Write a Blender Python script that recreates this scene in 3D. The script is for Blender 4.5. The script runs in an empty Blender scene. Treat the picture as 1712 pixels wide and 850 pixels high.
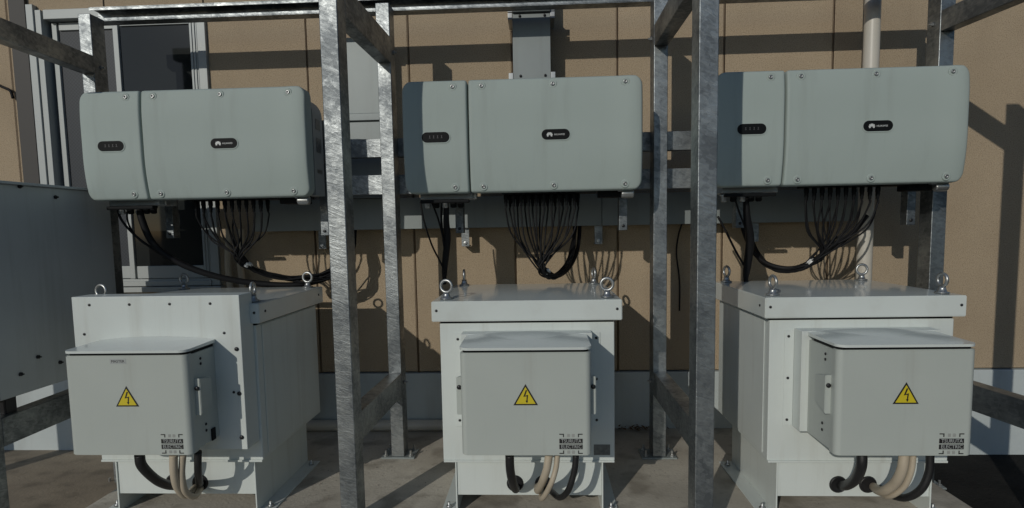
import bpy, bmesh, math, random
from mathutils import Vector, Matrix
random.seed(7)
S = bpy.context.scene
C = S.collection

# ------------------------------------------------------------------ camera
CAMZ = 1.192
FPX, CX, CY = 970.06, 856.0, 465.09          # focal length and principal point in photograph pixels (1712 wide)
RT = Vector((0.99877209, 0.04625446, -0.01774352))
UP = Vector((0.01373383, 0.08560755, 0.99623427))
FW = Vector((-0.04759926, 0.99525468, -0.08486718))
cam = bpy.data.cameras.new('camera')
co = bpy.data.objects.new('camera', cam)
C.objects.link(co)
m = Matrix((RT, UP, -FW)).transposed().to_4x4()
m.translation = Vector((0, 0, CAMZ))
co.matrix_world = m
cam.sensor_width = 36
cam.lens = FPX / 1712 * 36
cam.shift_y = (CY - 425) / 1712
cam.clip_start = 0.05
cam.clip_end = 2000
S.camera = co

# ------------------------------------------------------------------ light
SUN = Vector((0.50, 1.0, -0.43)).normalized()   # direction the light travels
w = bpy.data.worlds.new('World'); S.world = w; w.use_nodes = True
nt = w.node_tree
bg = nt.nodes['Background']
sky = nt.nodes.new('ShaderNodeTexSky'); sky.sky_type = 'NISHITA'; sky.sun_disc = False
sky.sun_elevation = math.asin(-SUN.z)
sky.sun_rotation = math.atan2(-SUN.x, -SUN.y)
sky.air_density = 1.0; sky.dust_density = 0.3; sky.ozone_density = 3.0
nt.links.new(sky.outputs[0], bg.inputs[0]); bg.inputs[1].default_value = 0.105
sl = bpy.data.lights.new('sun', 'SUN'); sl.energy = 3.2; sl.angle = math.radians(0.5); sl.color = (1.0, 0.955, 0.865)
so = bpy.data.objects.new('sun', sl); C.objects.link(so)
so.rotation_euler = SUN.to_track_quat('-Z', 'Y').to_euler()
S.view_settings.view_transform = 'Standard'; S.view_settings.look = 'None'
S.view_settings.exposure = -1.05; S.view_settings.gamma = 1

# ------------------------------------------------------------------ helpers
def at(px, py, Y):
    """point of the place at depth Y that the photograph shows at pixel (px, py)"""
    d = FW + RT * ((px - CX) / FPX) - UP * ((py - CY) / FPX)
    return Vector((0, 0, CAMZ)) + d * (Y / d.y)

def mat(name, col, rough=.5, metal=0., col2=None, nscale=8., detail=4., bump=0., bscale=60., spec=.5, stretch=None, r2=None, coat=0.):
    M = bpy.data.materials.new(name); M.use_nodes = True
    n = M.node_tree.nodes; l = M.node_tree.links
    p = n['Principled BSDF']
    p.inputs['Base Color'].default_value = (*col, 1)
    p.inputs['Roughness'].default_value = rough
    p.inputs['Metallic'].default_value = metal
    p.inputs['Specular IOR Level'].default_value = spec
    p.inputs['Coat Weight'].default_value = coat
    if col2 is not None or bump or r2 is not None:
        tc = n.new('ShaderNodeTexCoord'); mp = n.new('ShaderNodeMapping')
        l.new(tc.outputs['Object'], mp.inputs[0])
        if stretch:
            mp.inputs['Rotation'].default_value = stretch[0]; mp.inputs['Scale'].default_value = stretch[1]
        no = n.new('ShaderNodeTexNoise'); no.inputs['Scale'].default_value = nscale; no.inputs['Detail'].default_value = detail
        l.new(mp.outputs[0], no.inputs['Vector'])
        rp = n.new('ShaderNodeMapRange'); rp.inputs[1].default_value = .32; rp.inputs[2].default_value = .68
        l.new(no.outputs[0], rp.inputs[0])
        if col2 is not None:
            mx = n.new('ShaderNodeMix'); mx.data_type = 'RGBA'
            mx.inputs[6].default_value = (*col, 1); mx.inputs[7].default_value = (*col2, 1)
            l.new(rp.outputs[0], mx.inputs[0]); l.new(mx.outputs[2], p.inputs['Base Color'])
        if r2 is not None:
            mr = n.new('ShaderNodeMapRange'); mr.inputs[3].default_value = rough; mr.inputs[4].default_value = r2
            l.new(rp.outputs[0], mr.inputs[0]); l.new(mr.outputs[0], p.inputs['Roughness'])
        if bump:
            nb = n.new('ShaderNodeTexNoise'); nb.inputs['Scale'].default_value = bscale; nb.inputs['Detail'].default_value = 5
            l.new(mp.outputs[0] if stretch else tc.outputs['Object'], nb.inputs['Vector'])
            b = n.new('ShaderNodeBump'); b.inputs['Strength'].default_value = bump; b.inputs['Distance'].default_value = .01
            l.new(nb.outputs[0], b.inputs['Height']); l.new(b.outputs[0], p.inputs['Normal'])
    return M

def speckle(M, scale, amount, dark, thresh=.5):
    """grains of another colour over a material made by mat()"""
    n = M.node_tree.nodes; l = M.node_tree.links; p = n['Principled BSDF']
    tc = n.new('ShaderNodeTexCoord')
    no = n.new('ShaderNodeTexNoise'); no.inputs['Scale'].default_value = scale; no.inputs['Detail'].default_value = 2
    l.new(tc.outputs['Object'], no.inputs['Vector'])
    rp = n.new('ShaderNodeMapRange'); rp.inputs[1].default_value = thresh; rp.inputs[2].default_value = thresh + .14; rp.inputs[4].default_value = amount
    l.new(no.outputs[0], rp.inputs[0])
    mx = n.new('ShaderNodeMix'); mx.data_type = 'RGBA'
    src = p.inputs['Base Color'].links[0].from_socket if p.inputs['Base Color'].links else None
    if src: l.new(src, mx.inputs[6])
    else: mx.inputs[6].default_value = p.inputs['Base Color'].default_value
    mx.inputs[7].default_value = (*dark, 1)
    l.new(rp.outputs[0], mx.inputs[0]); l.new(mx.outputs[2], p.inputs['Base Color'])
    return M

def streaks(M, amount, dirt, sx=16, sz=1.1, lo=.52, hi=.78):
    """faint vertical run marks and dust of another colour"""
    n = M.node_tree.nodes; l = M.node_tree.links; p = n['Principled BSDF']
    tc = n.new('ShaderNodeTexCoord'); mp = n.new('ShaderNodeMapping'); mp.inputs['Scale'].default_value = (sx, sx, sz)
    l.new(tc.outputs['Object'], mp.inputs[0])
    no = n.new('ShaderNodeTexNoise'); no.inputs['Scale'].default_value = 1; no.inputs['Detail'].default_value = 6; no.inputs['Roughness'].default_value = .62
    l.new(mp.outputs[0], no.inputs['Vector'])
    rp = n.new('ShaderNodeMapRange'); rp.inputs[1].default_value = lo; rp.inputs[2].default_value = hi; rp.inputs[4].default_value = amount
    l.new(no.outputs[0], rp.inputs[0])
    mx = n.new('ShaderNodeMix'); mx.data_type = 'RGBA'
    src = p.inputs['Base Color'].links[0].from_socket if p.inputs['Base Color'].links else None
    if src: l.new(src, mx.inputs[6])
    else: mx.inputs[6].default_value = p.inputs['Base Color'].default_value
    mx.inputs[7].default_value = (*dirt, 1)
    l.new(rp.outputs[0], mx.inputs[0]); l.new(mx.outputs[2], p.inputs['Base Color'])
    return M

def galvanised(name, lo, hi, rough):
    """hot-dip zinc: spangled patches plus slanting drag marks"""
    M = bpy.data.materials.new(name); M.use_nodes = True
    n = M.node_tree.nodes; l = M.node_tree.links; p = n['Principled BSDF']
    p.inputs['Metallic'].default_value = .9
    tc = n.new('ShaderNodeTexCoord')
    m0 = n.new('ShaderNodeMapping'); m0.inputs['Rotation'].default_value = (math.radians(14), math.radians(-24), 0)
    l.new(tc.outputs['Object'], m0.inputs[0])
    mp = n.new('ShaderNodeMapping'); mp.inputs['Scale'].default_value = (13, 13, 62)
    l.new(m0.outputs[0], mp.inputs[0])
    n1 = n.new('ShaderNodeTexNoise'); n1.inputs['Scale'].default_value = 1.0; n1.inputs['Detail'].default_value = 6; n1.inputs['Roughness'].default_value = .7; n1.inputs['Distortion'].default_value = 1.6
    l.new(mp.outputs[0], n1.inputs['Vector'])
    n2 = n.new('ShaderNodeTexNoise'); n2.inputs['Scale'].default_value = 5.5; n2.inputs['Detail'].default_value = 3
    l.new(tc.outputs['Object'], n2.inputs['Vector'])
    v = n.new('ShaderNodeTexVoronoi'); v.inputs['Scale'].default_value = 65
    l.new(tc.outputs['Object'], v.inputs['Vector'])
    a = n.new('ShaderNodeMath'); a.operation = 'MULTIPLY_ADD'; a.inputs[1].default_value = .55
    l.new(n1.outputs[0], a.inputs[0]); l.new(n2.outputs[0], a.inputs[2])
    sv = n.new('ShaderNodeSeparateColor'); l.new(v.outputs['Color'], sv.inputs[0])
    b = n.new('ShaderNodeMath'); b.operation = 'MULTIPLY_ADD'; b.inputs[1].default_value = .16
    l.new(sv.outputs[0], b.inputs[0]); l.new(a.outputs[0], b.inputs[2])
    rp = n.new('ShaderNodeMapRange'); rp.inputs[1].default_value = .68; rp.inputs[2].default_value = 1.08
    l.new(b.outputs[0], rp.inputs[0])
    mx = n.new('ShaderNodeMix'); mx.data_type = 'RGBA'; mx.inputs[6].default_value = (*lo, 1); mx.inputs[7].default_value = (*hi, 1)
    l.new(rp.outputs[0], mx.inputs[0]); l.new(mx.outputs[2], p.inputs['Base Color'])
    mr = n.new('ShaderNodeMapRange'); mr.inputs[1].default_value = .6; mr.inputs[2].default_value = 1.15
    mr.inputs[3].default_value = rough[0]; mr.inputs[4].default_value = rough[1]
    l.new(b.outputs[0], mr.inputs[0]); l.new(mr.outputs[0], p.inputs['Roughness'])
    bu = n.new('ShaderNodeBump'); bu.inputs['Strength'].default_value = .32; bu.inputs['Distance'].default_value = .006
    l.new(n1.outputs[0], bu.inputs['Height']); l.new(bu.outputs[0], p.inputs['Normal'])
    return M

M_ZINC = galvanised('galvanised_steel', (.15, .165, .175), (.40, .425, .43), (.50, .35))
M_ALC = speckle(mat('tan_wall_coating', (.475, .378, .262), .85, col2=(.435, .345, .238), nscale=3, bump=.6, bscale=230, spec=.25), 195, .65, (.25, .185, .12), .50)
M_JOINT = mat('joint_sealant', (.36, .265, .175), .7)
M_PLINTH = mat('pale_plinth_paint', (.53, .58, .58), .8, col2=(.45, .50, .505), nscale=2.2, bump=.15, bscale=40)
M_SLAB = speckle(mat('concrete_slab', (.64, .60, .515), .82, col2=(.37, .335, .28), nscale=1.7, detail=10, bump=.25, bscale=70, spec=.3), 90, .35, (.42, .38, .33), .55)
M_ASPHALT = speckle(mat('dark_ground', (.018, .018, .017), .9, col2=(.028, .027, .025), nscale=5, bump=.8, bscale=60, spec=.1), 160, .5, (.05, .047, .043), .6)
M_PAVE = mat('brown_paving', (.34, .285, .21), .85, col2=(.21, .175, .13), nscale=3.5, detail=8, bump=.25, bscale=60)
M_INV = mat('inverter_grey_paint', (.39, .452, .428), .6, col2=(.370, .432, .408), nscale=3, bump=.03, bscale=500, spec=.22)
M_INVB = mat('inverter_housing_cast', (.30, .325, .33), .5, bump=.1, bscale=200)
M_WHITE = mat('off_white_powder_coat', (.655, .70, .675), .33, col2=(.62, .665, .64), nscale=4, bump=.05, bscale=300, spec=.3)
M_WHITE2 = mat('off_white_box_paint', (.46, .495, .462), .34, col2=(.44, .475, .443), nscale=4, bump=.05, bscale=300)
M_LID = mat('glossy_lid_paint', (.655, .70, .675), .13, col2=(.63, .675, .65), nscale=4, spec=.6)
M_SHEET = mat('grey_steel_sheet', (.47, .50, .51), .45, metal=.15, col2=(.42, .45, .46), nscale=2.5, bump=.04, bscale=60)
M_DUCT = mat('duct_zinc_sheet', (.27, .30, .298), .5, metal=.2, col2=(.245, .275, .275), nscale=4)
M_BLACK = mat('black_rubber', (.012, .012, .013), .45, bump=.05, bscale=200)
M_CABLE = mat('black_cable_sheath', (.008, .008, .009), .6, spec=.25)
M_PLAST = mat('black_plastic', (.009, .010, .011), .5, spec=.1)
M_BEIGE = mat('beige_conduit', (.50, .43, .33), .5, col2=(.44, .375, .285), nscale=12)
M_PVC = mat('ivory_pipe', (.60, .57, .50), .4, col2=(.54, .51, .45), nscale=5)
M_ALU = mat('window_aluminium', (.40, .425, .42), .55, metal=.2)
M_ALUD = mat('window_aluminium_dark', (.13, .135, .14), .45, metal=.4)
M_STEEL = mat('bright_zinc_plated_steel', (.46, .47, .465), .38, metal=.85)
M_SCREW = mat('dull_screw_steel', (.36, .37, .37), .35, metal=.8)
M_DARKSCREW = mat('black_screw', (.03, .03, .032), .4, metal=.5)
M_GLASS = mat('dark_window_glass', (.020, .023, .023), .07, spec=.4)
M_YELLOW = mat('warning_yellow', (.62, .50, .02), .5)
M_INK = mat('black_ink', (.015, .014, .014), .5)
M_GREYINK = mat('grey_ink', (.28, .28, .27), .5)
M_MARK = mat('pale_badge_print', (.62, .64, .63), .4)
M_DIM = mat('dim_indicator_print', (.09, .09, .095), .4)
M_LABEL = mat('label_film', (.40, .42, .41), .7, spec=.1)
M_PLATE = mat('rating_plate', (.11, .12, .12), .4, metal=.4, col2=(.2, .21, .21), nscale=60)
M_TAG = mat('white_cable_tag', (.75, .75, .73), .5)
M_LEAF = mat('dry_leaf', (.13, .07, .03), .8)
M_DARKIN = mat('dark_interior', (.02, .02, .02), .9)

for q_, a_, d_ in ((M_WHITE, .38, (.40, .39, .34)), (M_WHITE2, .32, (.30, .29, .25)), (M_INV, .30, (.25, .27, .25)), (M_SHEET, .35, (.25, .25, .24)), (M_DUCT, .3, (.18, .18, .17))): streaks(q_, a_, d_)
streaks(M_LID, .3, (.42, .41, .36), 5, 5)
streaks(M_PLINTH, .5, (.30, .29, .26), 7, 1.2)
streaks(M_ALC, .3, (.30, .225, .155), 5, .7)
def vary(M, lo, hi):
    """each object that wears the material is a little lighter or darker than the next"""
    n = M.node_tree.nodes; l = M.node_tree.links; p = n['Principled BSDF']
    oi = n.new('ShaderNodeObjectInfo'); rp = n.new('ShaderNodeMapRange'); rp.inputs[3].default_value = lo; rp.inputs[4].default_value = hi
    l.new(oi.outputs['Random'], rp.inputs[0])
    hs_ = n.new('ShaderNodeHueSaturation'); l.new(p.inputs['Base Color'].links[0].from_socket, hs_.inputs['Color'])
    l.new(rp.outputs[0], hs_.inputs['Value']); l.new(hs_.outputs[0], p.inputs['Base Color'])
vary(M_ALC, .94, 1.05); vary(M_ZINC, .9, 1.12); vary(M_INV, .975, 1.02)
speckle(M_SLAB, 5.5, .55, (.20, .175, .14), .53)
speckle(M_SLAB, 23, .35, (.24, .21, .17), .58)
speckle(M_PAVE, 7, .5, (.13, .11, .08), .53)

def wired_glass():
    M = mat('wired_frosted_glass', (.115, .125, .14), .45, spec=.2)
    n = M.node_tree.nodes; l = M.node_tree.links; p = n['Principled BSDF']
    tc = n.new('ShaderNodeTexCoord')
    outs = []
    for ang in (45, -45):
        mp = n.new('ShaderNodeMapping'); mp.inputs['Rotation'].default_value = (0, math.radians(ang), 0)
        l.new(tc.outputs['Object'], mp.inputs[0])
        wv = n.new('ShaderNodeTexWave'); wv.inputs['Scale'].default_value = 21; wv.bands_direction = 'X'
        l.new(mp.outputs[0], wv.inputs['Vector']); outs.append(wv)
    mxm = n.new('ShaderNodeMath'); mxm.operation = 'MAXIMUM'
    l.new(outs[0].outputs['Fac'], mxm.inputs[0]); l.new(outs[1].outputs['Fac'], mxm.inputs[1])
    rp = n.new('ShaderNodeMapRange'); rp.inputs[1].default_value = .88; rp.inputs[2].default_value = 1
    l.new(mxm.outputs[0], rp.inputs[0])
    mx = n.new('ShaderNodeMix'); mx.data_type = 'RGBA'
    mx.inputs[6].default_value = (.060, .067, .076, 1); mx.inputs[7].default_value = (.035, .038, .044, 1)
    l.new(rp.outputs[0], mx.inputs[0]); l.new(mx.outputs[2], p.inputs['Base Color'])
    return M
M_WIRED = wired_glass()

class MB:
    """collects shapes, then links them as ONE mesh object"""
    def __init__(s): s.bm = bmesh.new(); s.mi = 0
    def _mark(s, before):
        for f in s.bm.faces:
            if f not in before: f.material_index = s.mi
    def box(s, x0, x1, y0, y1, z0, z1, bev=0., seg=2, mt=None):
        b = s.bm
        v = [b.verts.new(p) for p in ((x0,y0,z0),(x1,y0,z0),(x1,y1,z0),(x0,y1,z0),(x0,y0,z1),(x1,y0,z1),(x1,y1,z1),(x0,y1,z1))]
        fs = [b.faces.new([v[i] for i in q]) for q in ((3,2,1,0),(4,5,6,7),(0,1,5,4),(1,2,6,5),(2,3,7,6),(3,0,4,7))]
        for f in fs: f.material_index = s.mi
        if mt is not None: bmesh.ops.transform(b, matrix=mt, verts=v)
        if bev > 0:
            es = list({e for f in fs for e in f.edges})
            r = bmesh.ops.bevel(b, geom=es, offset=bev, segments=seg, affect='EDGES', profile=.5)
            for f in r['faces']: f.material_index = s.mi
        return s
    def prism(s, poly, a0, a1, axis='y', bev=0.):
        """polygon in the plane across the axis, extruded a0..a1 (axis y: (x,z); x: (y,z); z: (x,y))"""
        b = s.bm
        f3 = {'y': lambda p, a: (p[0], a, p[1]), 'x': lambda p, a: (a, p[0], p[1]), 'z': lambda p, a: (p[0], p[1], a)}[axis]
        A = [b.verts.new(f3(p, a0)) for p in poly]; B = [b.verts.new(f3(p, a1)) for p in poly]
        fs = [b.faces.new(A), b.faces.new(B[::-1])]
        n = len(poly)
        for i in range(n): fs.append(b.faces.new((A[i], B[i], B[(i+1) % n], A[(i+1) % n])))
        for f in fs: f.material_index = s.mi
        bmesh.ops.recalc_face_normals(b, faces=fs)
        if bev:
            es = list({e for f in fs[:2] for e in f.edges})
            r = bmesh.ops.bevel(b, geom=es, offset=bev, segments=2, affect='EDGES')
            for f in r['faces']: f.material_index = s.mi
        return s
    def tube(s, pts, r, n=8, cap=True, smooth=6, radii=None):
        pts = [Vector(p) for p in pts]
        if smooth and len(pts) > 2:
            out = []
            P = [pts[0]*2 - pts[1]] + pts + [pts[-1]*2 - pts[-2]]
            for i in range(1, len(P)-2):
                for k in range(smooth):
                    t = k/smooth; a, b_, c, d = P[i-1], P[i], P[i+1], P[i+2]
                    out.append(.5*((2*b_) + (c-a)*t + (2*a-5*b_+4*c-d)*t*t + (-a+3*b_-3*c+d)*t**3))
            out.append(pts[-1]); pts = out
        b = s.bm; rings = []
        t0 = (pts[1]-pts[0]).normalized()
        nrm = t0.orthogonal().normalized()
        for i, p in enumerate(pts):
            t = (pts[min(i+1, len(pts)-1)] - pts[max(i-1, 0)]).normalized()
            nrm = (nrm - t*nrm.dot(t)).normalized(); bi = t.cross(nrm)
            rr = r if radii is None else radii(i/(len(pts)-1))
            rings.append([b.verts.new(p + (nrm*math.cos(2*math.pi*k/n) + bi*math.sin(2*math.pi*k/n))*rr) for k in range(n)])
        for i in range(len(rings)-1):
            for k in range(n):
                f = b.faces.new((rings[i][k], rings[i][(k+1) % n], rings[i+1][(k+1) % n], rings[i+1][k])); f.material_index = s.mi
        if cap:
            f = b.faces.new(rings[0][::-1]); f.material_index = s.mi
            f = b.faces.new(rings[-1]); f.material_index = s.mi
        return s
    def lathe(s, prof, c, axis, n=16):
        """profile (radius, distance along axis) turned about the axis through c"""
        b = s.bm; ax = Vector(axis).normalized(); u = ax.orthogonal().normalized(); v = ax.cross(u); c = Vector(c)
        rings = []
        for r, h in prof:
            if r < 1e-6: rings.append([b.verts.new(c + ax*h)])
            else: rings.append([b.verts.new(c + ax*h + (u*math.cos(2*math.pi*k/n) + v*math.sin(2*math.pi*k/n))*r) for k in range(n)])
        for A, B in zip(rings, rings[1:]):
            for k in range(n):
                k2 = (k+1) % n
                if len(A) == 1: q = (A[0], B[k2], B[k])
                elif len(B) == 1: q = (A[k], A[k2], B[0])
                else: q = (A[k], A[k2], B[k2], B[k])
                f = b.faces.new(q); f.material_index = s.mi
        for R_, flip in ((rings[0], True), (rings[-1], False)):
            if len(R_) > 1:
                f = b.faces.new(R_[::-1] if flip else R_); f.material_index = s.mi
        return s
    def torus(s, c, axis, R, r, n=20, k=8):
        ax = Vector(axis).normalized(); u = ax.orthogonal().normalized(); v = ax.cross(u); c = Vector(c); b = s.bm
        rings = []
        for i in range(n):
            a = 2*math.pi*i/n; d = u*math.cos(a)+v*math.sin(a)
            rings.append([b.verts.new(c + d*(R + r*math.cos(2*math.pi*j/k)) + ax*(r*math.sin(2*math.pi*j/k))) for j in range(k)])
        for i in range(n):
            for j in range(k):
                f = b.faces.new((rings[i][j], rings[(i+1) % n][j], rings[(i+1) % n][(j+1) % k], rings[i][(j+1) % k])); f.material_index = s.mi
        return s
    def done(s, name, mats, ang=52):
        me = bpy.data.meshes.new(name)
        lim = math.radians(ang)
        for f in s.bm.faces: f.smooth = True
        for e in s.bm.edges:
            if len(e.link_faces) != 2 or e.calc_face_angle(0) > lim: e.smooth = False
        s.bm.to_mesh(me); s.bm.free()
        for q in (mats if isinstance(mats, (list, tuple)) else [mats]): me.materials.append(q)
        return me
    def build(s, name, mats, parent=None, **kw):
        return put(s.done(name, mats), name, parent, **kw)

def put(me, name, parent=None, loc=(0, 0, 0), rot=(0, 0, 0)):
    o = bpy.data.objects.new(name, me); C.objects.link(o); o.location = loc; o.rotation_euler = rot
    if parent: o.parent = parent
    if me is not None and len(me.polygons) < 4000:
        wn = o.modifiers.new('weighted_normals', 'WEIGHTED_NORMAL'); wn.keep_sharp = True; wn.weight = 100; wn.mode = 'FACE_AREA'
    return o
def tag(o, label, cat=None, group=None, kind=None):
    if label: o['label'] = label
    if cat: o['category'] = cat
    if group: o['group'] = group
    if kind: o['kind'] = kind
    return o
def thing(name, label, cat, loc=(0, 0, 0), group=None):
    o = bpy.data.objects.new(name, None); C.objects.link(o); o.location = loc; o.empty_display_size = .1
    return tag(o, label, cat, group)
def copy_tree(o, parent=None):
    c = o.copy(); C.objects.link(c)
    if parent: c.parent = parent
    for ch in o.children: copy_tree(ch, c)
    return c
def text_mesh(txt, size, name, material, width=None):
    cu = bpy.data.curves.new(name, 'FONT'); cu.body = txt; cu.size = size; cu.align_x = 'CENTER'; cu.align_y = 'CENTER'; cu.extrude = .0002; cu.resolution_u = 2
    t = bpy.data.objects.new(name, cu); C.objects.link(t)
    dg = bpy.context.evaluated_depsgraph_get()
    me = bpy.data.meshes.new_from_object(t.evaluated_get(dg))
    bpy.data.objects.remove(t); bpy.data.curves.remove(cu)
    xs = [v.co.x for v in me.vertices]
    k = (width/(max(xs)-min(xs))) if width else 1
    for v in me.vertices: v.co = (v.co.x*k, -v.co.z, v.co.y)      # stands in the x-z plane, facing -y
    me.materials.clear(); me.materials.append(material); me.name = name
    return me

# ------------------------------------------------------------------ ground
b = MB(); b.box(-400, 400, -400, 400, -.9, -.16); tag(b.build('ground', M_ASPHALT), None, kind='structure')
b = MB(); b.box(-9, -2.02, -.8, 3.385, -.21, -.135, .004); tag(b.build('paving', M_PAVE), None, kind='structure')
b = MB(); b.box(-2.015, 1.79, .4, 3.385, -.3, 0, .006); tag(b.build('concrete_pad', M_SLAB), None, kind='structure')

# ------------------------------------------------------------------ building wall
YW = 3.40
bld = thing('building_wall', 'tan coated building wall with a pale plinth and a large window behind the machines', 'building', (0, YW, 0))
bld_loc = bld.location.copy()
def bl(x0, x1, d0, d1, z0, z1, name, mt, parent=None, bev=.002):
    """box on the wall; d is how far it stands out of the wall face"""
    q = MB(); q.box(x0, x1, -d1, -d0, z0, z1, bev)
    return q.build(name, mt, parent or bld)
WX0, WX1, WZ0, WZ1 = -2.93, -1.915, .885, 2.515
PANELW = .5955
edges = [-.735 + PANELW*i for i in range(-5, 8)]
for x0, x1 in zip(edges, edges[1:]):
    g = .005
    spans = []
    if x1 <= WX0 or x0 >= WX1: spans = [(x0, x1, .345, 3.2)]
    else:
        spans = [(x0, x1, .345, WZ0), (x0, x1, WZ1, 3.2)]
        if x0 < WX0: spans.append((x0, WX0, WZ0, WZ1))
        if x1 > WX1: spans.append((WX1, x1, WZ0, WZ1))
    q = MB()
    for (a, c_, z0, z1) in spans:
        q.box(a + (g if a == x0 else 0), c_ - (g if c_ == x1 else 0), 0, .11, z0, z1, .005 if len(spans) == 1 else 0)
    q.build('wall_panel', M_ALC, bld)
q = MB()
for x in edges[1:-1]:
    if not (WX0 < x < WX1): q.box(x-.008, x+.008, .0032, .06, .34, 3.19)
q.build('joint_sealant', M_JOINT, bld)
bl(edges[0], edges[-1], -.12, .018, -.5, .338, 'plinth', M_PLINTH, bev=.006)
bl(edges[0], edges[-1], -.3, -.12, .30, 3.15, 'back_wall', M_DARKIN, bev=0)
bl(-3.085, -2.985, .0005, .022, .36, 3.15, 'dark_strip', mat('dark_brown_strip', (.05, .046, .042), .6), bev=.003)  # flat dark vertical strip left of the window
# window
fr = MB()
for (x0, x1, z0, z1, d0, d1) in ((WX0, WX0+.036, WZ0, WZ1, -.09, .02), (WX1-.05, WX1, WZ0, WZ1, -.09, .02), (WX0+.05, WX1-.05, WZ1-.055, WZ1, -.09, .02), (WX0+.05, WX1-.05, WZ0, WZ0+.03, -.09, .028)):
    fr.box(x0, x1, -d1, -d0, z0, z1, .003)
for k in range(3):
    fr.box(WX0+.05, WX1-.05, -.012+.03*k, -.006+.03*k, WZ0+.03, WZ0+.042, 0)
for k in range(2):
    fr.box(WX1-.09+.018*k, WX1-.083+.018*k, -.016, .05, WZ0+.045, WZ1-.06, .001)
win = fr.build('window', M_ALU, bld)
bl(WX0-.045, WX0-.002, .0, .03, WZ0-.02, WZ1+.03, 'frame_trim', M_ALU, win, .003)
bl(WX0-.045, WX1+.02, .0, .05, WZ0-.035, WZ0-.004, 'sill', M_ALU, win, .003)
def sash(x0, x1, d, glass, mullion):
    q = MB(); z0, z1 = WZ0+.045, WZ1-.06
    q.box(x0, x0+.032, -d, -d+.03, z0, z1, .003); q.box(x1-.045, x1, -d, -d+.03, z0, z1, .003)
    q.box(x0+.045, x1-.045, -d, -d+.03, z0, z0+.075, .003); q.box(x0+.045, x1-.045, -d, -d+.03, z1-.045, z1, .003)
    q.build('sash', M_ALU, win)
    q = MB(); q.box(x0+.04, x1-.04, -d+.012, -d+.018, z0+.07, z1-.04); q.build('pane', glass, win)
sash(WX0+.055, WX0+.52, -.028, M_WIRED, 0)
sash(WX0+.455, WX1-.055, .010, M_GLASS, 0)
bl(WX0+.052, WX0+.10, -.1, -.045, WZ0+.045, WZ1-.058, 'jamb_seal', M_ALUD, win, 0)
# black service wire on the wall left of the window
q = MB(); q.tube([at(-30, 130, 3.385), at(5, 146, 3.38), at(17, 152, 3.38), at(22, 165, 3.385)], .008); tag(q.build('service_wire', M_CABLE), 'short black wire on the tan wall left of the window', 'wire')

# ------------------------------------------------------------------ steel frame
frame = thing('steel_frame', 'galvanised steel frame of square posts and beams carrying the three grey inverters', 'frame', (0, 2.5, 0))
def part(q, name, mt, parent): 
    bmesh.ops.translate(q.bm, verts=q.bm.verts, vec=-Vector(root_loc(parent)))
    return q.build(name, mt, parent)
def root_loc(o):
    while o.parent: o = o.parent
    return o.location
PB = .004
posts_back = {'left': (-2.31, -2.245), 'a': (-.79, -.722), 'b': (.568, .636), 'c': (1.906, 1.975)}
posts_front = {'left': (-2.275, -2.205), 'a': (-.808, -.738), 'b': (.567, .636), 'c': (1.995, 2.063)}
yf = {'left': 2.116, 'a': 2.20, 'b': 2.116, 'c': 2.116}
for k, (x0, x1) in posts_back.items():
    zb = 0 if k in 'ab' else -.155
    q = MB(); q.box(x0, x1, 2.924, 3.02, zb+.009, 2.31, PB); po = part(q, 'post', M_ZINC, frame)
    q = MB(); q.box(x0-.055, x1+.055, 2.912, 3.04, zb, zb+.009, .002); part(q, 'base_plate', M_DUCT, po)
    for sx in (x0-.032, x1+.032):
        for sy in (2.935, 3.02):
            q = MB(); q.lathe([(.012, 0), (.012, .010), (.006, .0105), (.006, .03), (0, .031)], (sx, sy, zb+.0092), (0, 0, 1), 6); part(q, 'anchor_bolt', M_STEEL, po)
for k, (x0, x1) in posts_front.items():
    zb = 0 if k in 'ab' else -.155
    y = yf[k]
    q = MB(); q.box(x0, x1, y, y+.10, zb+.009, 1.40 if k == 'left' else 2.34, PB); po = part(q, 'post', M_ZINC, frame)  # left one cut short to keep its shadow off the inverter
    q = MB(); q.box(x0-.06, x1+.06, y-.03, y+.13, zb, zb+.009, .002); part(q, 'base_plate', M_DUCT, po)
    # side beams between the front and the back post, top and bottom
    bx0, bx1 = posts_back[k]
    for z0, z1 in ({'left': (2.012, 2.10), 'a': (2.022, 2.147), 'b': (2.06, 2.16), 'c': (2.085, 2.182)}[k], (.335, .455)):
        q = MB()
        y0, y1 = y+.1015, 2.9225
        sh = ((bx0-x0) / (y1-y0))
        if k == 'left' and z0 > 1: y0 = 2.30  # left top beam stops early so it does not shade the inverter
        q.box(x0+.001, x1-.001, y0, y1, z0, z1, PB, mt=Matrix(((1, sh, 0, -sh*y0), (0, 1, 0, 0), (0, 0, 1, 0), (0, 0, 0, 1))))
        part(q, 'side_beam', M_ZINC, frame)
        # bolted end tab
        q = MB(); xx = bx1 if bx1 < 0 else bx0
        sg = 1 if bx1 < 0 else -1
        q.lathe([(.011, 0), (.011, .008), (.005, .0085), (.005, .018), (0, .0185)], (xx+sg*.001, 2.975, (z0+z1)/2), (sg, 0, 0), 6); part(q, 'bolt', M_STEEL, frame)
# next bay's unseen posts, kept for their shadow, cut low to leave the window lit
for y0, y1 in ((2.116, 2.216), (2.924, 3.02)):
    q = MB(); q.box(-3.60, -3.53, y0, y1, -.155, 1.40, PB); part(q, 'post', M_ZINC, frame)
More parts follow.
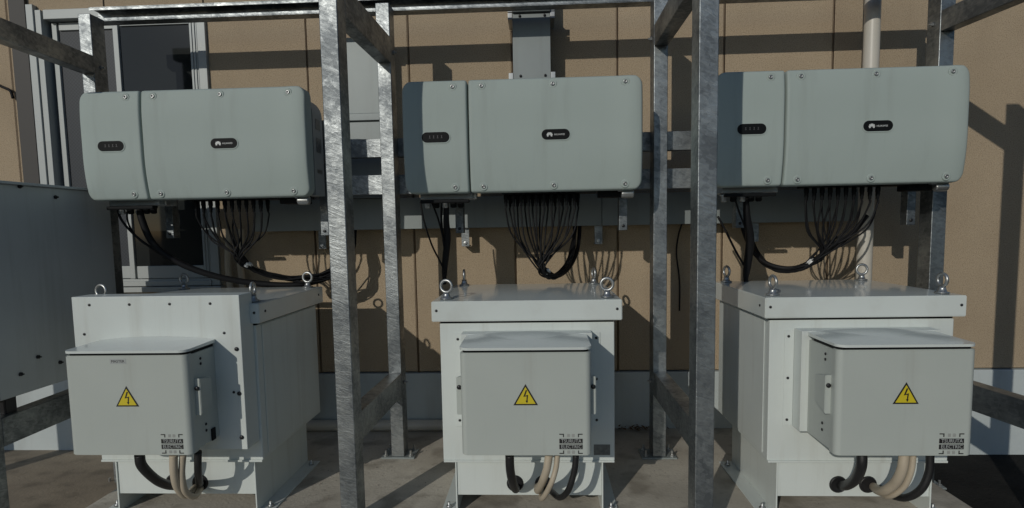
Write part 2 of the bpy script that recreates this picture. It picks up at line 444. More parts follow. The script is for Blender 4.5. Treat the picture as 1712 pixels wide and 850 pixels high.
# rails behind the back posts; each a lipped channel
def channel(x0, x1, y0, y1, z0, z1, name='rail', t=.006):
    q = MB(); q.box(x0, x1, y0, y0+t, z0, z1, .0015); q.box(x0, x1, y0+t+.0002, y1, z1-t, z1-.0003, .0015); q.box(x0, x1, y0+t+.0002, y1, z0+.0003, z0+t, .0015)
    return part(q, name, M_ZINC, frame)
channel(-2.34, 1.99, 3.022, 3.072, 1.574, 1.668)
channel(-2.34, 1.99, 3.022, 3.072, 1.382, 1.482)
q = MB(); z0, z1 = 2.305, 2.378
q.box(-2.325, 1.985, 3.085, 3.088, z0, z1, .001); q.box(-2.325, 1.985, 3.0225, 3.0848, z0, z0+.004, .001); q.box(-2.325, 1.985, 3.0225, 3.0848, z1-.004, z1, .001)
q.box(-2.325, 1.985, 3.0222, 3.0252, z0+.0042, z0+.017, .001); q.box(-2.325, 1.985, 3.0222, 3.0252, z1-.017, z1-.0042, .001)
part(q, 'top_rail', M_ZINC, frame)
# grey side sheet on the beam; unseen box behind it added for its shadow
cab = thing('added_cabinet', 'plain grey steel sheet at the left edge, with an unseen box added behind it for its shadow', 'added_cabinet', (-2.40, 2.53, .455))
q = MB(); q.box(-2.60, -2.209, 2.222, 2.915, .525, 1.413, .003); part(q, 'added_cabinet_body', M_SHEET, cab)
q = MB(); q.box(-2.61, -2.19, 2.2205, 2.9165, 1.4135, 1.425, .002); part(q, 'added_cabinet_top', M_SHEET, cab)
for y in (2.27, 2.86):
    q = MB(); q.box(-2.29, -2.235, y, y+.05, .4555, .5245, .002); part(q, 'foot', M_DARKSCREW, cab)
for (px, py) in ((34, 626), (63, 597), (100, 606), (92, 330), (32, 312)):
    d = FW + RT*((px-CX)/FPX) - UP*((py-CY)/FPX); p = Vector((0, 0, CAMZ)) + d*(-2.2088/d.x)
    if 2.25 < p.y < 2.9:
        q = MB(); q.lathe([(.009, 0), (.009, .006), (.004, .007), (.004, .016), (0, .0165)], p, (1, 0, 0), 6); part(q, 'bolt', M_DARKSCREW, cab)

# ------------------------------------------------------------------ ducts and pipes on the wall
def tp(q, root, name, mt, parent=None):
    bmesh.ops.translate(q.bm, verts=q.bm.verts, vec=-Vector(root.location))
    return q.build(name, mt, parent or root)
hd = thing('cable_duct', 'long horizontal grey cable duct on the wall beneath the inverters', 'cable duct', (0, 3.34, 1.2), 'grey cable ducts on the wall')
q = MB(); q.box(-1.62, 1.735, 3.285, 3.382, 1.212, 1.37, .003); tp(q, hd, 'duct_body', M_DUCT)
q = MB()
for x0, x1 in ((-1.63, -.80), (-.797, .35), (.353, 1.742)): q.box(x0, x1, 3.272, 3.2845, 1.2, 1.375, .002)
tp(q, hd, 'duct_cover', M_DUCT)
for x in (-1.25, -.42, .335, 1.2):
    q = MB(); q.box(x-.022, x+.022, 3.30, 3.306, 1.095, 1.199, .001); q.box(x-.022, x+.022, 3.3062, 3.381, 1.095, 1.101, .001); br = tp(q, hd, 'bracket', M_ZINC)
    q = MB(); q.lathe([(.01, 0), (.01, .006), (.005, .007), (0, .0072)], (x, 3.2998, 1.115), (0, -1, 0), 6); tp(q, hd, 'bolt', M_STEEL, br)
YD = 3.235
def vduct(x0, x1, ztop, zbot, label, covers):
    r = thing('cable_duct', label, 'cable duct', ((x0+x1)/2, 3.34, zbot), 'grey cable ducts on the wall')
    q = MB(); q.box(x0+.004, x1-.004, YD, 3.382, zbot, ztop, .003); tp(q, r, 'duct_body', M_DUCT)
    for (z0, z1, d) in covers:
        q = MB(); q.box(x0, x1, YD-d, 3.3145-.0, z0, z1, .002); cv = tp(q, r, 'duct_cover', M_DUCT)
        for zz in ((z0+.016, z1-.016) if z1-z0 > .1 else ((z0+z1)/2,)):
            for xx in ((x0+.04, x1-.03) if x1 > 0 else ()):
                q = MB(); q.lathe([(.008, 0), (.008, .004), (.003, .006), (.003, .012), (0, .0122)], (xx, YD-d, zz), (0, -1, 0), 6); tp(q, r, 'bolt', M_DARKSCREW, cv)
            for xx, s in ((x0, -1), (x1, 1)):
                q = MB(); a, c_ = sorted((xx+s*.0005, xx+s*.024)); q.box(a, c_, YD-.015, YD-.011, zz-.017, zz+.017, .001); q.box(a, c_, YD-.0105, 3.39, zz-.016, zz-.013)
                lg = tp(q, r, 'lug', M_STEEL, cv)
                
    return r
vduct(-.128, .0755, 2.55, 1.376, 'vertical grey cable duct running up the wall above the middle inverter', [(2.345, 2.388, .03), (1.998, 2.344, .010), (1.38, 1.996, .008)])
vduct(-1.048, -.866, 2.25, 1.377, 'vertical grey cable duct on the wall between the left and middle inverters', [(1.838, 2.245, .014), (1.800, 1.8375, .020), (1.62, 1.793, .008)])
PX, PY = 1.752, 3.215
vp = thing('wall_pipe', 'ivory vertical pipe on the tan wall behind the right inverter', 'pipe', (PX, PY, 0))
q = MB(); q.tube([(PX, PY, -.15), (PX, PY, 3.2)], .0385, 20, smooth=0); tp(q, vp, 'pipe', M_PVC)
for z in (.42, 1.62, 2.62):
    q = MB(); q.tube([(PX, PY, z), (PX, PY, z+.02)], .041, 20, smooth=0); q.box(PX-.009, PX+.009, PY+.0415, 3.4, z, z+.02); tp(q, vp, 'pipe_clip', M_STEEL)
gp = MB(); gp.tube([(-1.75, 3.345, .033), (-.2, 3.345, .033), (.35, 3.345, .033)], .033, 16, smooth=0)
tag(gp.build('ground_pipe', M_PVC), 'ivory pipe lying on the concrete along the foot of the wall', 'pipe')
for i, (px, lab) in enumerate(((383, 'left one of two beige hoses hanging from the duct behind the left transformer'), (404, 'right one of two beige hoses hanging from the duct behind the left transformer'))):
    p0 = at(px, 392, 3.33); p1 = at(px-2, 440, 3.34); p2 = at(px+2, 480, 3.35)
    q = MB(); q.tube([p0 + Vector((.0, 0, .03)), p0, p1, p2, Vector((p2.x+.02, 3.355, .42)), Vector((p2.x+.02, 3.345, .1))], .019, 10)
    tag(q.build('flexible_hose', M_BEIGE), lab, 'hose', 'beige hoses behind the left transformer')

# ------------------------------------------------------------------ inverters
IW, IH = 1.075, .503
def pillow(W0, W1, H, rl, rr, depth, prof, bev=.012, nx=26, nz=30):
    """cover plate x W0..W1, z 0..H, rounded corners left rl and right rr; front face at y = prof(x,z), back at y = depth"""
    b = bmesh.new()
    def zs():
        out = [0, .004, .009, .016, .026, .04, .06]
        mid = [.06 + (H-.12)*i/(nz-13) for i in range(1, nz-13)]
        return out + mid + [H-.06, H-.04, H-.026, H-.016, H-.009, H-.004, H]
    us = [0, .004, .009, .016, .026, .045, .07]
    xsn = us + [.07 + (W1-W0-.14)*i/(nx-13) for i in range(1, nx-13)] + [W1-W0-q for q in us[::-1]]
    Z = zs(); rows = []
    def inset(z, r):
        d = min(z, H-z)
        return 0 if d >= r else r - math.sqrt(max(0, r*r-(r-d)**2))
    for z in Z:
        a, c_ = W0+inset(z, rl), W1-inset(z, rr)
        row = []
        for u in xsn:
            x = a + (c_-a)*u/(W1-W0)
            d = min(x-a, c_-x, z, H-z)
            # distance to rounded outline, roughly
            e = 0 if d >= bev else bev - math.sqrt(max(0, bev*bev-(bev-d)**2))
            row.append(b.verts.new((x, prof(x, z) + e, z)))
        rows.append(row)
    for i in range(len(rows)-1):
        for j in range(len(xsn)-1):
            b.faces.new((rows[i][j], rows[i][j+1], rows[i+1][j+1], rows[i+1][j]))
    loop = rows[0] + [r[-1] for r in rows[1:]] + rows[-1][-2::-1] + [r[0] for r in rows[-2:0:-1]]
    back = [b.verts.new((v.co.x, depth, v.co.z)) for v in loop]
    n = len(loop)
    for i in range(n): b.faces.new((loop[i], back[i], back[(i+1) % n], loop[(i+1) % n]))
    b.faces.new(back)
    bmesh.ops.recalc_face_normals(b, faces=b.faces)
    q = MB(); q.bm.free(); q.bm = b
    return q
def prof(x, z):
    t = z/IH
    y = .0
    if t < .42: y += .026*((.42-t)/.42)**2
    if t > .72: y += .012*((t-.72)/.28)**2
    u = (x - (IW/2 - .115))/.055      # raised border down the right side
    if u > 0: u = min(u, 1); y -= .0045*u*u*(3-2*u)
    for d in (IW/2 - x, x + IW/2):
        if d < .06: y += .007*((.06-d)/.06)**2
    return y
def capsule(cx, cz, w_, h_, n=10):
    r = h_/2; P = []
    for s, a0 in ((1, -90), (-1, 90)):
        for i in range(n+1):
            a = math.radians(a0 + 180*i/n); P.append((cx + s*(w_/2-r) + r*math.cos(a), cz + r*math.sin(a)))
    return P
screw_dish = MB()
screw_dish.lathe([(.0190, .001), (.0185, -.0014), (.0145, -.0022), (.0115, -.0002)], (0, 0, 0), (0, 1, 0), 20)
screw_dish.mi = 1
screw_dish.lathe([(.0092, .004), (.0092, -.0035), (.0078, -.0048), (.0044, -.005), (.0040, -.002), (0, -.0018)], (0, 0, 0), (0, 1, 0), 14)
screw_me = screw_dish.done('screw', [M_INV, M_SCREW])
conn = MB()
conn.lathe([(.0085, 0), (.0105, -.004), (.0105, -.022), (.0085, -.024), (.0085, -.040), (.0065, -.044), (.0065, -.056), (0, -.0562)], (0, 0, 0), (0, 0, 1), 8)
conn_me = conn.done('connector', M_PLAST)

inv = thing('inverter', 'x', 'inverter', (0, 0, 0), 'grey inverters on the steel frame')
xl, xr = -IW/2, IW/2
gx = xl + .2955
pillow(xl-.004, gx-.003, IH, .043, .012, .075, prof, .010).build('terminal_cover', M_INV, inv)
pillow(gx+.003, xr, IH, .012, .043, .075, prof, .010).build('main_cover', M_INV, inv)
q = MB(); q.box(xl+.014, xr-.014, .0752, .11, .012, IH-.012, .02, 3); q.build('cover_gasket', M_PLAST, inv)
# cast housing with large rounded shoulders and cooling fins behind
q = MB()
P = []
hx0, hx1, hz0, hz1, R = xl+.012, xr-.012, .012, IH-.018, .085
for cx_, cz_, a0 in ((hx1-R, hz1-R, 0), (hx0+R, hz1-R, 90)):
    for i in range(9):
        a = math.radians(a0+90*i/8); P.append((cx_+R*math.cos(a), cz_+R*math.sin(a)))
P += [(hx0, hz0), (hx1, hz0)]
q.prism(P, .1102, .245, 'y', .006)
hs = q.build('housing', M_INVB, inv)
q = MB()
for i in range(30):
    x = xl+.09 + i*(IW-.18)/29; q.box(x-.003, x+.003, .2452, .285, .05, IH-.06)
q.build('cooling_fin', M_INVB, hs)['kind'] = 'stuff'
q = MB()
for zz, h in ((.33, .05), (.22, .07), (.12, .018)): q.box(xr-.0118, xr-.0105, .15, .21, zz, zz+h)
q.build('side_label', M_PLATE, hs)
for f in (.212,):
    for z in (.027, IH-.030): put(screw_me, 'screw', inv, (xl+IW*f, prof(xl+IW*f, z)-.0005, z), (.12 if z < .1 else 0, 0, 0))
for f in (.333, .63, .928):
    for z in (.027, IH-.030): put(screw_me, 'screw', inv, (xl+IW*f, prof(xl+IW*f, z)-.0005, z), (.12 if z < .1 else 0, 0, 0))
def badge(cx, cz, name):
    y = prof(cx, cz)
    q = MB(); q.prism(capsule(cx, cz, .136, .056), y-.0022, y+.01, 'y'); q.mi = 1
    q.prism(capsule(cx, cz, .126, .046), y-.0030, y+.008, 'y')
    return q.build(name, [M_INV, M_PLAST], inv), y
ib, y = badge(xl+IW*.137, .250, 'indicator_window')
q = MB()
for i in range(4):
    x = xl+IW*.137-.026+.018*i
    q.box(x-.004, x+.004, y-.0036, y-.0031, .246, .2475); q.box(x-.001, x+.001, y-.0036, y-.0031, .2478, .256); q.box(x-.003, x+.003, y-.0036, y-.0031, .2562, .2575)
q.build('indicator_icon', M_DIM, ib)
bb, y = badge(xl+IW*.64, .250, 'badge')
q = MB()
ex, ez = xl+IW*.64-.027, .243
for i in range(8):
    a = math.radians(90 + (i-3.5)*25)
    L = .017 if i in (2, 3, 4, 5) else (.015 if i in (1, 6) else .012)
    d = Vector((math.cos(a), math.sin(a))); nn = Vector((-d.y, d.x))
    P = [Vector((ex, ez)) + d*.0035, Vector((ex, ez)) + d*(L*.72) + nn*.0031, Vector((ex, ez)) + d*L + nn*.0016, Vector((ex, ez)) + d*L - nn*.0016, Vector((ex, ez)) + d*(L*.72) - nn*.0031]
    q.prism([(p.x, p.y) for p in P], y-.0037, y-.0030, 'y')
q.build('emblem', M_MARK, bb)
put(text_mesh('HUAWEI', .0115, 'wordmark', M_MARK, .046), 'wordmark', bb, (xl+IW*.64+.017, y-.0034, .249))
# underside: gland plate on the left, connector row in the middle, switch block at the right
q = MB(); q.box(xl+.05, xl+.30, .09, .23, -.022, .0118, .004); gpq = q.build('gland_plate', M_INVB, inv)
q = MB(); q.box(xl+.055, xl+.285, .06, .085, -.042, -.026, .003); q.build('cable_clamp', M_PLAST, gpq)
for x in (.075, .118, .16, .20, .235):
    q = MB(); q.lathe([(.019, 0), (.019, -.012), (.015, -.014), (.015, -.034), (.010, -.04), (0, -.0402)], (xl+x, .14, -.0222), (0, 0, 1), 10); q.build('cable_gland', M_STEEL if x in (.16, .075) else M_PLAST, gpq)
q = MB(); q.box(xl+.285, xl+.315, .12, .16, -.022, .0118, .003); q.build('earth_lug', M_STEEL, inv)
q = MB(); q.box(xl+.435, xl+.88, .10, .20, -.004, .0118, .003); cp = q.build('connector_plate', M_PLAST, inv)
CONN = [xl+.452+.0362*i for i in range(10)]
for x in CONN:
    put(conn_me, 'connector', inv, (x, .14, -.0042))
for i in range(10):
    put(conn_me, 'connector', inv, (CONN[i]+.018, .175, -.0042))
q = MB(); q.box(xl+.89, xr-.06, .10, .19, -.028, .0118, .004); q.build('switch_block', M_PLAST, inv)
q = MB(); q.lathe([(.018, 0), (.022, .006), (.022, .05), (.017, .056), (0, .0562)], (xr-.085, .08, -.014), (1, 0, 0), 12); q.box(xr-.10, xr-.045, .075, .1, -.004, .0115, .003); q.build('switch_knob', M_STEEL, inv)
# hanging brackets to the rails
for x in (xl+.205, xr-.045):
    q = MB(); q.box(x-.021, x+.021, .30, .355, -.185, .40, .003); q.box(x-.021, x+.021, .2465, .2995, .18, .25); br = q.build('mounting_bracket', M_ZINC, inv)
    q = MB(); q.lathe([(.008, 0), (.008, .003), (0, .0032)], (x, .2998, -.162), (0, -1, 0), 8); q.build('bolt_hole', M_DARKSCREW, br)
INV = [(-1.598, 2.66, 1.358), (-.0702, 2.645, 1.358), (1.3321, 2.65, 1.360)]
inv['label'] = 'leftmost grey inverter, hanging in front of the window'
inv.location = INV[0]
for p, lab in zip(INV[1:], ('middle grey inverter, below the tall vertical duct cover', 'rightmost grey inverter, in front of the ivory vertical pipe')):
    c = copy_tree(inv); c.location = p; c['label'] = lab

# ------------------------------------------------------------------ transformers
def rounded_rect(x0, x1, y0, y1, rf, n=6):
    """plan outline with the two front (low y) corners rounded"""
    P = []
    for i in range(n+1):
        a = math.radians(180+90*i/n); P.append((x0+rf+rf*math.cos(a), y0+rf+rf*math.sin(a)))
    for i in range(n+1):
        a = math.radians(270+90*i/n); P.append((x1-rf+rf*math.cos(a), y0+rf+rf*math.sin(a)))
    P += [(x1, y1), (x0, y1)]
    return P
def small_screw(r=.006, h=.004, mt=M_DARKSCREW):
    q = MB(); q.lathe([(r, 0), (r, -h*.6), (r*.7, -h), (0, -h)], (0, 0, 0), (0, 1, 0), 10); return q.done('screw', mt)
SC_S, SC_M = small_screw(.0055, .003), small_screw(.0085, .006)
eye_me = {}
def eye_bolt(face):
    q = MB(); q.lathe([(.026, 0), (.026, .006), (.017, .008), (.013, .02), (.012, .03)], (0, 0, 0), (0, 0, 1), 14)
    q.torus((0, 0, .054), (math.sin(face), math.cos(face), 0), .0245, .0062, 22, 8)
    return q.done('eye_bolt', M_STEEL)

def maker_sticker(parent, cx, y, cz):
    q = MB(); W = .083; H = .074
    q.box(cx-W/2, cx+W/2, y-.0008, y, cz+.0015, cz+.0185); q.box(cx-W/2, cx+W/2, y-.0008, y, cz-.0195, cz-.0025)
    for sx in (-1, 1):
        for sz in (-1, 1):
            x1 = cx+sx*W/2; x0 = cx+sx*(W/2-.0165)
            zt = cz+sz*H/2
            a, c_ = sorted((x0, x1)); e, f = sorted((zt, zt-sz*.0035)); q.box(a, c_, y-.0008, y, e, f)
            a, c_ = sorted((x0, x0+sx*.0035)); e, f = sorted((zt-sz*.0036, zt-sz*.0125)); q.box(a, c_, y-.0008, y, e, f)
    q.mi = 1
    for sx in (-.5, .5):
        for sz in (-1, 1):
            x = cx+sx*.0165; z = cz+sz*.0305
            for dx in (-.004, 0, .004): q.box(x+dx-.0007, x+dx+.0007, y-.0006, y, z-.0055, z+.0055)
            for dz in (-.0045, 0, .0045): q.box(x-.0045, x+.0045, y-.0008, y-.0002, z+dz-.0007, z+dz+.0007)
    s = q.build('maker_sticker', [M_INK, M_GREYINK], parent)
    for t, z in (('TSURUTA', .010), ('ELECTRIC', -.011)):
        me = text_mesh(t, .0185, 'sticker_text', M_LABEL, .072)
        o = put(me, 'sticker_lettering', parent, (cx+.001, y-.0012, cz+z))
def warning_sticker(parent, cx, y, z0):
    W, H = .088, .077
    q = MB()
    q.prism([(cx-W/2, z0), (cx+W/2, z0), (cx, z0+H)], y-.0008, y, 'y')
    k = .80; zc = z0+H/3
    q.mi = 1
    q.prism([(cx-W/2*k, zc-H/3*k), (cx+W/2*k, zc-H/3*k), (cx, zc+H*2/3*k)], y-.0014, y-.0002, 'y')
    q.mi = 0
    q.prism([(cx+.001, z0+.056), (cx+.006, z0+.055), (cx-.001, z0+.036), (cx-.008, z0+.031)], y-.002, y-.001, 'y')
    q.prism([(cx-.008, z0+.031), (cx-.0005, z0+.0355), (cx+.009, z0+.038), (cx+.008, z0+.034)], y-.0021, y-.001, 'y')
    q.prism([(cx+.0045, z0+.0365), (cx+.009, z0+.038), (cx+.006, z0+.012), (cx+.002, z0+.012)], y-.0022, y-.001, 'y')
    q.prism([(cx-.0005, z0+.017), (cx+.0085, z0+.0165), (cx+.0045, z0+.0075)], y-.0023, y-.001, 'y')
    return q.build('warning_sticker', [M_INK, M_YELLOW], parent)

Y0 = 2.32                                     # front face of every transformer body; local y = 0 there
def make_transformer(X, label, wide):
    t = thing('transformer', label, 'transformer', (X, Y0, 0), 'off white transformers on the concrete pad')
    hw = .353
    q = MB(); q.box(-hw, hw, 0, .645, .238, .812, .004)
    bd = q.build('body', M_WHITE, t)
    for sx in (-1, 1):       # raised corner strips and folded side panels
        q = MB(); a, c_ = sorted((sx*(hw+.0003), sx*(hw+.004))); q.box(a, c_, .045, .60, .255, .808, .002); q.build('side_panel', M_WHITE, bd)
    q = MB(); q.box(-hw+.002, hw-.002, -.006, .002, .232, .2405, .001); q.build('bottom_lip', M_WHITE, bd)
    q = MB(); q.box(-hw+.004, hw-.004, .004, .641, .8122, .8228); q.build('lid_gap_shadow', M_PLAST, t)  # black strip stands in for the shadow in the gap below the lid
    # lid: skirt with a slightly domed top
    b = bmesh.new(); lx, ly0, ly1, z0, z1 = .381, -.024, .679, .823, .905
    n = 8; top = [[b.verts.new((-lx+2*lx*i/n, ly0+(ly1-ly0)*j/n, z1+.012*(1-(2*i/n-1)**2)*(1-(2*j/n-1)**2))) for i in range(n+1)] for j in range(n+1)]
    for j in range(n):
        for i in range(n): b.faces.new((top[j][i], top[j][i+1], top[j+1][i+1], top[j+1][i]))
    loop = top[0] + [r[-1] for r in top[1:]] + top[-1][-2::-1] + [r[0] for r in top[-2:0:-1]]
    bot = [b.verts.new((v.co.x, v.co.y, z0)) for v in loop]
    for i in range(len(loop)): b.faces.new((loop[i], bot[i], bot[(i+1) % len(loop)], loop[(i+1) % len(loop)]))
    b.faces.new(bot); bmesh.ops.recalc_face_normals(b, faces=b.faces)
    es = [e for e in b.edges if len(e.link_faces) == 2 and e.calc_face_angle(0) > 1.0]
    bmesh.ops.bevel(b, geom=es, offset=.003, segments=2, affect='EDGES')
    q = MB(); q.bm.free(); q.bm = b; ld = q.build('lid', M_LID, t)
    for sx in (-1, 1):
        put(SC_S, 'screw', ld, (sx*(lx-.02), ly0, .868))
        for yy in (.03, .62): put(SC_S, 'screw', ld, (sx*lx, yy, .868), (0, 0, sx*math.pi/2))
    # base
    q = MB(); q.box(-.301, .301, .022, .026, .080, .2315, .001); q.box(-.301, .301, .0262, .05, .080, .084); bp = q.build('base_panel', M_WHITE, t)
    q = MB(); q.box(-.301, .301, .535, .54, .06, .2375); q.build('base_panel', M_WHITE, t)
    for sx in (-1, 1):
        q = MB(); a, c_ = sorted((sx*.3015, sx*.3075)); q.box(a, c_, .016, .56, .0055, .2375, .001)
        a, c_ = sorted((sx*.3015, sx*.372)); q.box(a, c_, .016, .56, 0, .0053, .001)
        bl_ = q.build('base_leg', M_WHITE, t)
        for yy in (.06, .51):
            q = MB(); q.lathe([(.013, 0), (.013, .009), (.006, .0095), (.006, .025), (0, .0255)], (sx*.345, yy, .0055), (0, 0, 1), 6); q.build('anchor_bolt', M_STEEL, bl_)
    for x in (-.058, .060):
        q = MB(); q.lathe([(.036, -.004), (.036, .0), (.0325, .006), (.028, .007), (.026, .001)], (x, .0222, .130), (0, -1, 0), 22); q.build('cable_grommet', M_BLACK, t)
    # eye bolts on the lid corners
    return t
def finish_transformer(t, wide, faces):
    for (sx, yy), fc in zip(((-1, .04), (1, .04), (-1, .615), (1, .615)), faces):
        put(eye_bolt(fc), 'eye_bolt', t, (sx*.3285, yy, .9065 + (.0 if yy < .1 else .0)))
    yb = -.102 if wide else -.07               # back of the terminal box
    if wide:
        q = MB(); q.box(-.343, .343, -.102, -.0005, .324, .9505, .003); cb = q.build('cover_plate', M_WHITE, t)
        for x in (-.27, -.105, .06, .225): put(SC_S, 'screw', cb, (x, -.102, .918))
        for z in (.735, .555, .375): put(SC_M, 'screw', cb, (.322, -.102, z))
        for x, z in ((.275, .80), (.30, .56), (-.30, .80)): put(SC_S, 'screw', cb, (x, -.102, z), (0, 0, 0))
    else:
        q = MB(); q.box(-.258, .258, -.07, -.0005, .384, .780, .002)
        nk = q.build('box_neck', M_WHITE, t)
        for sx in (-1, 1):
            a, c_ = sorted((sx*.2585, sx*.295)); q = MB(); q.box(a, c_, -.004, -.0003, .384, .772, .001)
            fl = q.build('neck_flange', M_WHITE, t)
            for z in (.748, .580, .410): put(SC_S, 'screw', fl, (sx*.280, -.004, z))
    # terminal box
    q = MB(); q.prism(rounded_rect(-.230, .230, -.285, yb-.0005, .018), .382, .748, 'z', .002); tb = q.build('terminal_box', M_WHITE2, t)
    # door: wraps round the front with a turned edge
    q = MB(); q.prism(rounded_rect(-.234, .234, -.292, -.252, .022), .376, .7525, 'z', .003); q.build('box_door', M_WHITE2, tb)
    q = MB(); q.prism(rounded_rect(-.226, .226, -.283, -.10, .02), .7485, .7622, 'z'); q.build('lid_gasket', M_PLAST, tb)
    # overhanging rain lid, a little higher at the back
    b = bmesh.new(); out = rounded_rect(-.236, .236, -.298, yb-.001, .034, 8)
    seq = out[:-2]
    nb = 10; backs = [(out[-2][0]+(out[-1][0]-out[-2][0])*i/nb, out[-1][1]) for i in range(nb+1)]
    allp = seq + backs
    def ztop(x, y): 
        v = (y+.298)/(.298+yb)
        return .7715 + v*.004 + .014*max(0, v)**1.5*(1-(x/.236)**2)
    lo = [b.verts.new((x, y, .7625)) for x, y in allp]; hi = [b.verts.new((x, y, ztop(x, y))) for x, y in allp]
    inner = [b.verts.new((x*.6, (y+.2)*.6-.2, ztop(x*.6, (y+.2)*.6-.2))) for x, y in allp]
    cen = b.verts.new((0, -.2, ztop(0, -.2))); n = len(allp)
    for i in range(n):
        j = (i+1) % n
        b.faces.new((lo[i], lo[j], hi[j], hi[i])); b.faces.new((hi[i], hi[j], inner[j], inner[i])); b.faces.new((inner[i], inner[j], cen))
    b.faces.new(lo[::-1]); bmesh.ops.recalc_face_normals(b, faces=b.faces)
    q = MB(); q.bm.free(); q.bm = b; q.build('box_lid', M_LID, tb)
    for sx in (-1, 1):
        a, c_ = sorted((sx*.2305, sx*.254))
        q = MB(); q.prism([(-.2515, .515), (-.175, .545), (-.175, .64), (-.2515, .655)], a, c_, 'x', .002); q.build('latch', M_WHITE2, tb)
        put(SC_M, 'screw', tb, (sx*.2435, -.2525, .618))
        for yy, z in ((-.20, .72), (-.20, .70), (-.19, .46), (-.19, .435)): put(SC_S, 'screw', tb, (sx*.2305, yy, z), (0, 0, sx*math.pi/2))
    q = MB(); q.box(.2306, .236, -.16, -.135, .382, .43, .001); q.build('lock', M_PLAST, tb)
    yd = -.292
    warning_sticker(tb, 0, yd-.0002, .562)
    maker_sticker(tb, .160, yd-.0002, .420)
    if wide:
        q = MB(); q.box(-.055, .006, yd-.001, yd-.0002, .722, .741); q.build('nameplate', M_LABEL, tb)
        put(text_mesh('MASTER', .014, 'nameplate_text', M_INK, .050), 'nameplate_lettering', tb, (-.0245, yd-.0014, .7315))
    else:
        q = MB(); q.box(.268, .334, -.0015, -.0003, .262, .306); q.build('rating_plate', M_PLATE, t)
ta = make_transformer(-1.527, 'leftmost off white transformer, with a tall screwed plate behind its terminal box', True)
finish_transformer(ta, True, (.15, 1.45, .2, .1))
tb_ = make_transformer(-.056, 'middle off white transformer, seen squarely from the front', False)
finish_transformer(tb_, False, (.25, .1, 1.5, 1.35))
tc_ = make_transformer(1.261, 'rightmost off white transformer, its left flank in view behind the post', False)
finish_transformer(tc_, False, (1.4, 1.5, 1.3, .1))

# ------------------------------------------------------------------ hoses under the terminal boxes
def hose(pts, r, mt, label, n=12):
    P = [at(*p) for p in pts]
    q = MB(); q.tube(P, r, n, smooth=8)
    return tag(q.build('cable_hose', mt), label, 'hose', 'hoses under the terminal boxes')
BK, BG = M_BLACK, M_BEIGE
hose([(233, 760, 2.12), (238, 780, 2.13), (262, 803, 2.2), (285, 812, 2.29), (293, 809, 2.37)], .0185, BK, 'black hose bending right into the left transformer, beneath its warning triangle')
hose([(290, 760, 2.10), (291, 790, 2.10), (297, 815, 2.13), (312, 828, 2.2), (330, 812, 2.37)], .0150, BG, 'left one of two beige hoses under the left terminal box')
hose([(306, 760, 2.12), (304, 795, 2.12), (310, 822, 2.15), (326, 830, 2.22), (338, 812, 2.37)], .0125, BG, 'right one of two beige hoses under the left terminal box')
hose([(331, 755, 2.13), (331, 785, 2.14), (333, 806, 2.22), (335, 810, 2.37)], .0140, BK, 'straight black hose right of the beige pair under the left terminal box')
hose([(852, 760, 2.12), (853, 785, 2.13), (857, 806, 2.18), (862, 818, 2.28), (862, 812, 2.37)], .0170, BK, 'straight black hose under the middle terminal box, left of the beige pair')
hose([(918, 760, 2.10), (914, 785, 2.10), (906, 808, 2.15), (899, 820, 2.26), (900, 809, 2.37)], .0150, BG, 'left and thicker one of two beige hoses under the middle terminal box')
hose([(932, 760, 2.12), (929, 785, 2.11), (920, 812, 2.11), (906, 834, 2.20), (905, 812, 2.37)], .0105, BG, 'right and thinner one of two beige hoses under the middle terminal box')
hose([(963, 760, 2.13), (960, 788, 2.13), (950, 820, 2.14), (936, 832, 2.2), (922, 822, 2.28), (908, 810, 2.37)], .0120, BK, 'black hose curling left below the maker sticker of the middle terminal box')
hose([(1441, 757, 2.12), (1440, 780, 2.12), (1430, 802, 2.18), (1414, 812, 2.28), (1403, 811, 2.37)], .0185, BK, 'black hose bending left into the right transformer, left of the beige pair')
hose([(1512, 757, 2.10), (1508, 785, 2.10), (1496, 808, 2.14), (1474, 822, 2.22), (1458, 812, 2.37)], .0175, BG, 'left and thicker one of two beige hoses under the right terminal box')
hose([(1527, 757, 2.12), (1523, 788, 2.12), (1510, 815, 2.15), (1484, 830, 2.22), (1462, 814, 2.37)], .0110, BG, 'right and thinner one of two beige hoses under the right terminal box')
hose([(1555, 757, 2.13), (1553, 790, 2.13), (1540, 818, 2.14), (1516, 832, 2.18), (1490, 828, 2.26), (1464, 812, 2.37)], .0140, BK, 'black hose sweeping left below the maker sticker of the right terminal box')

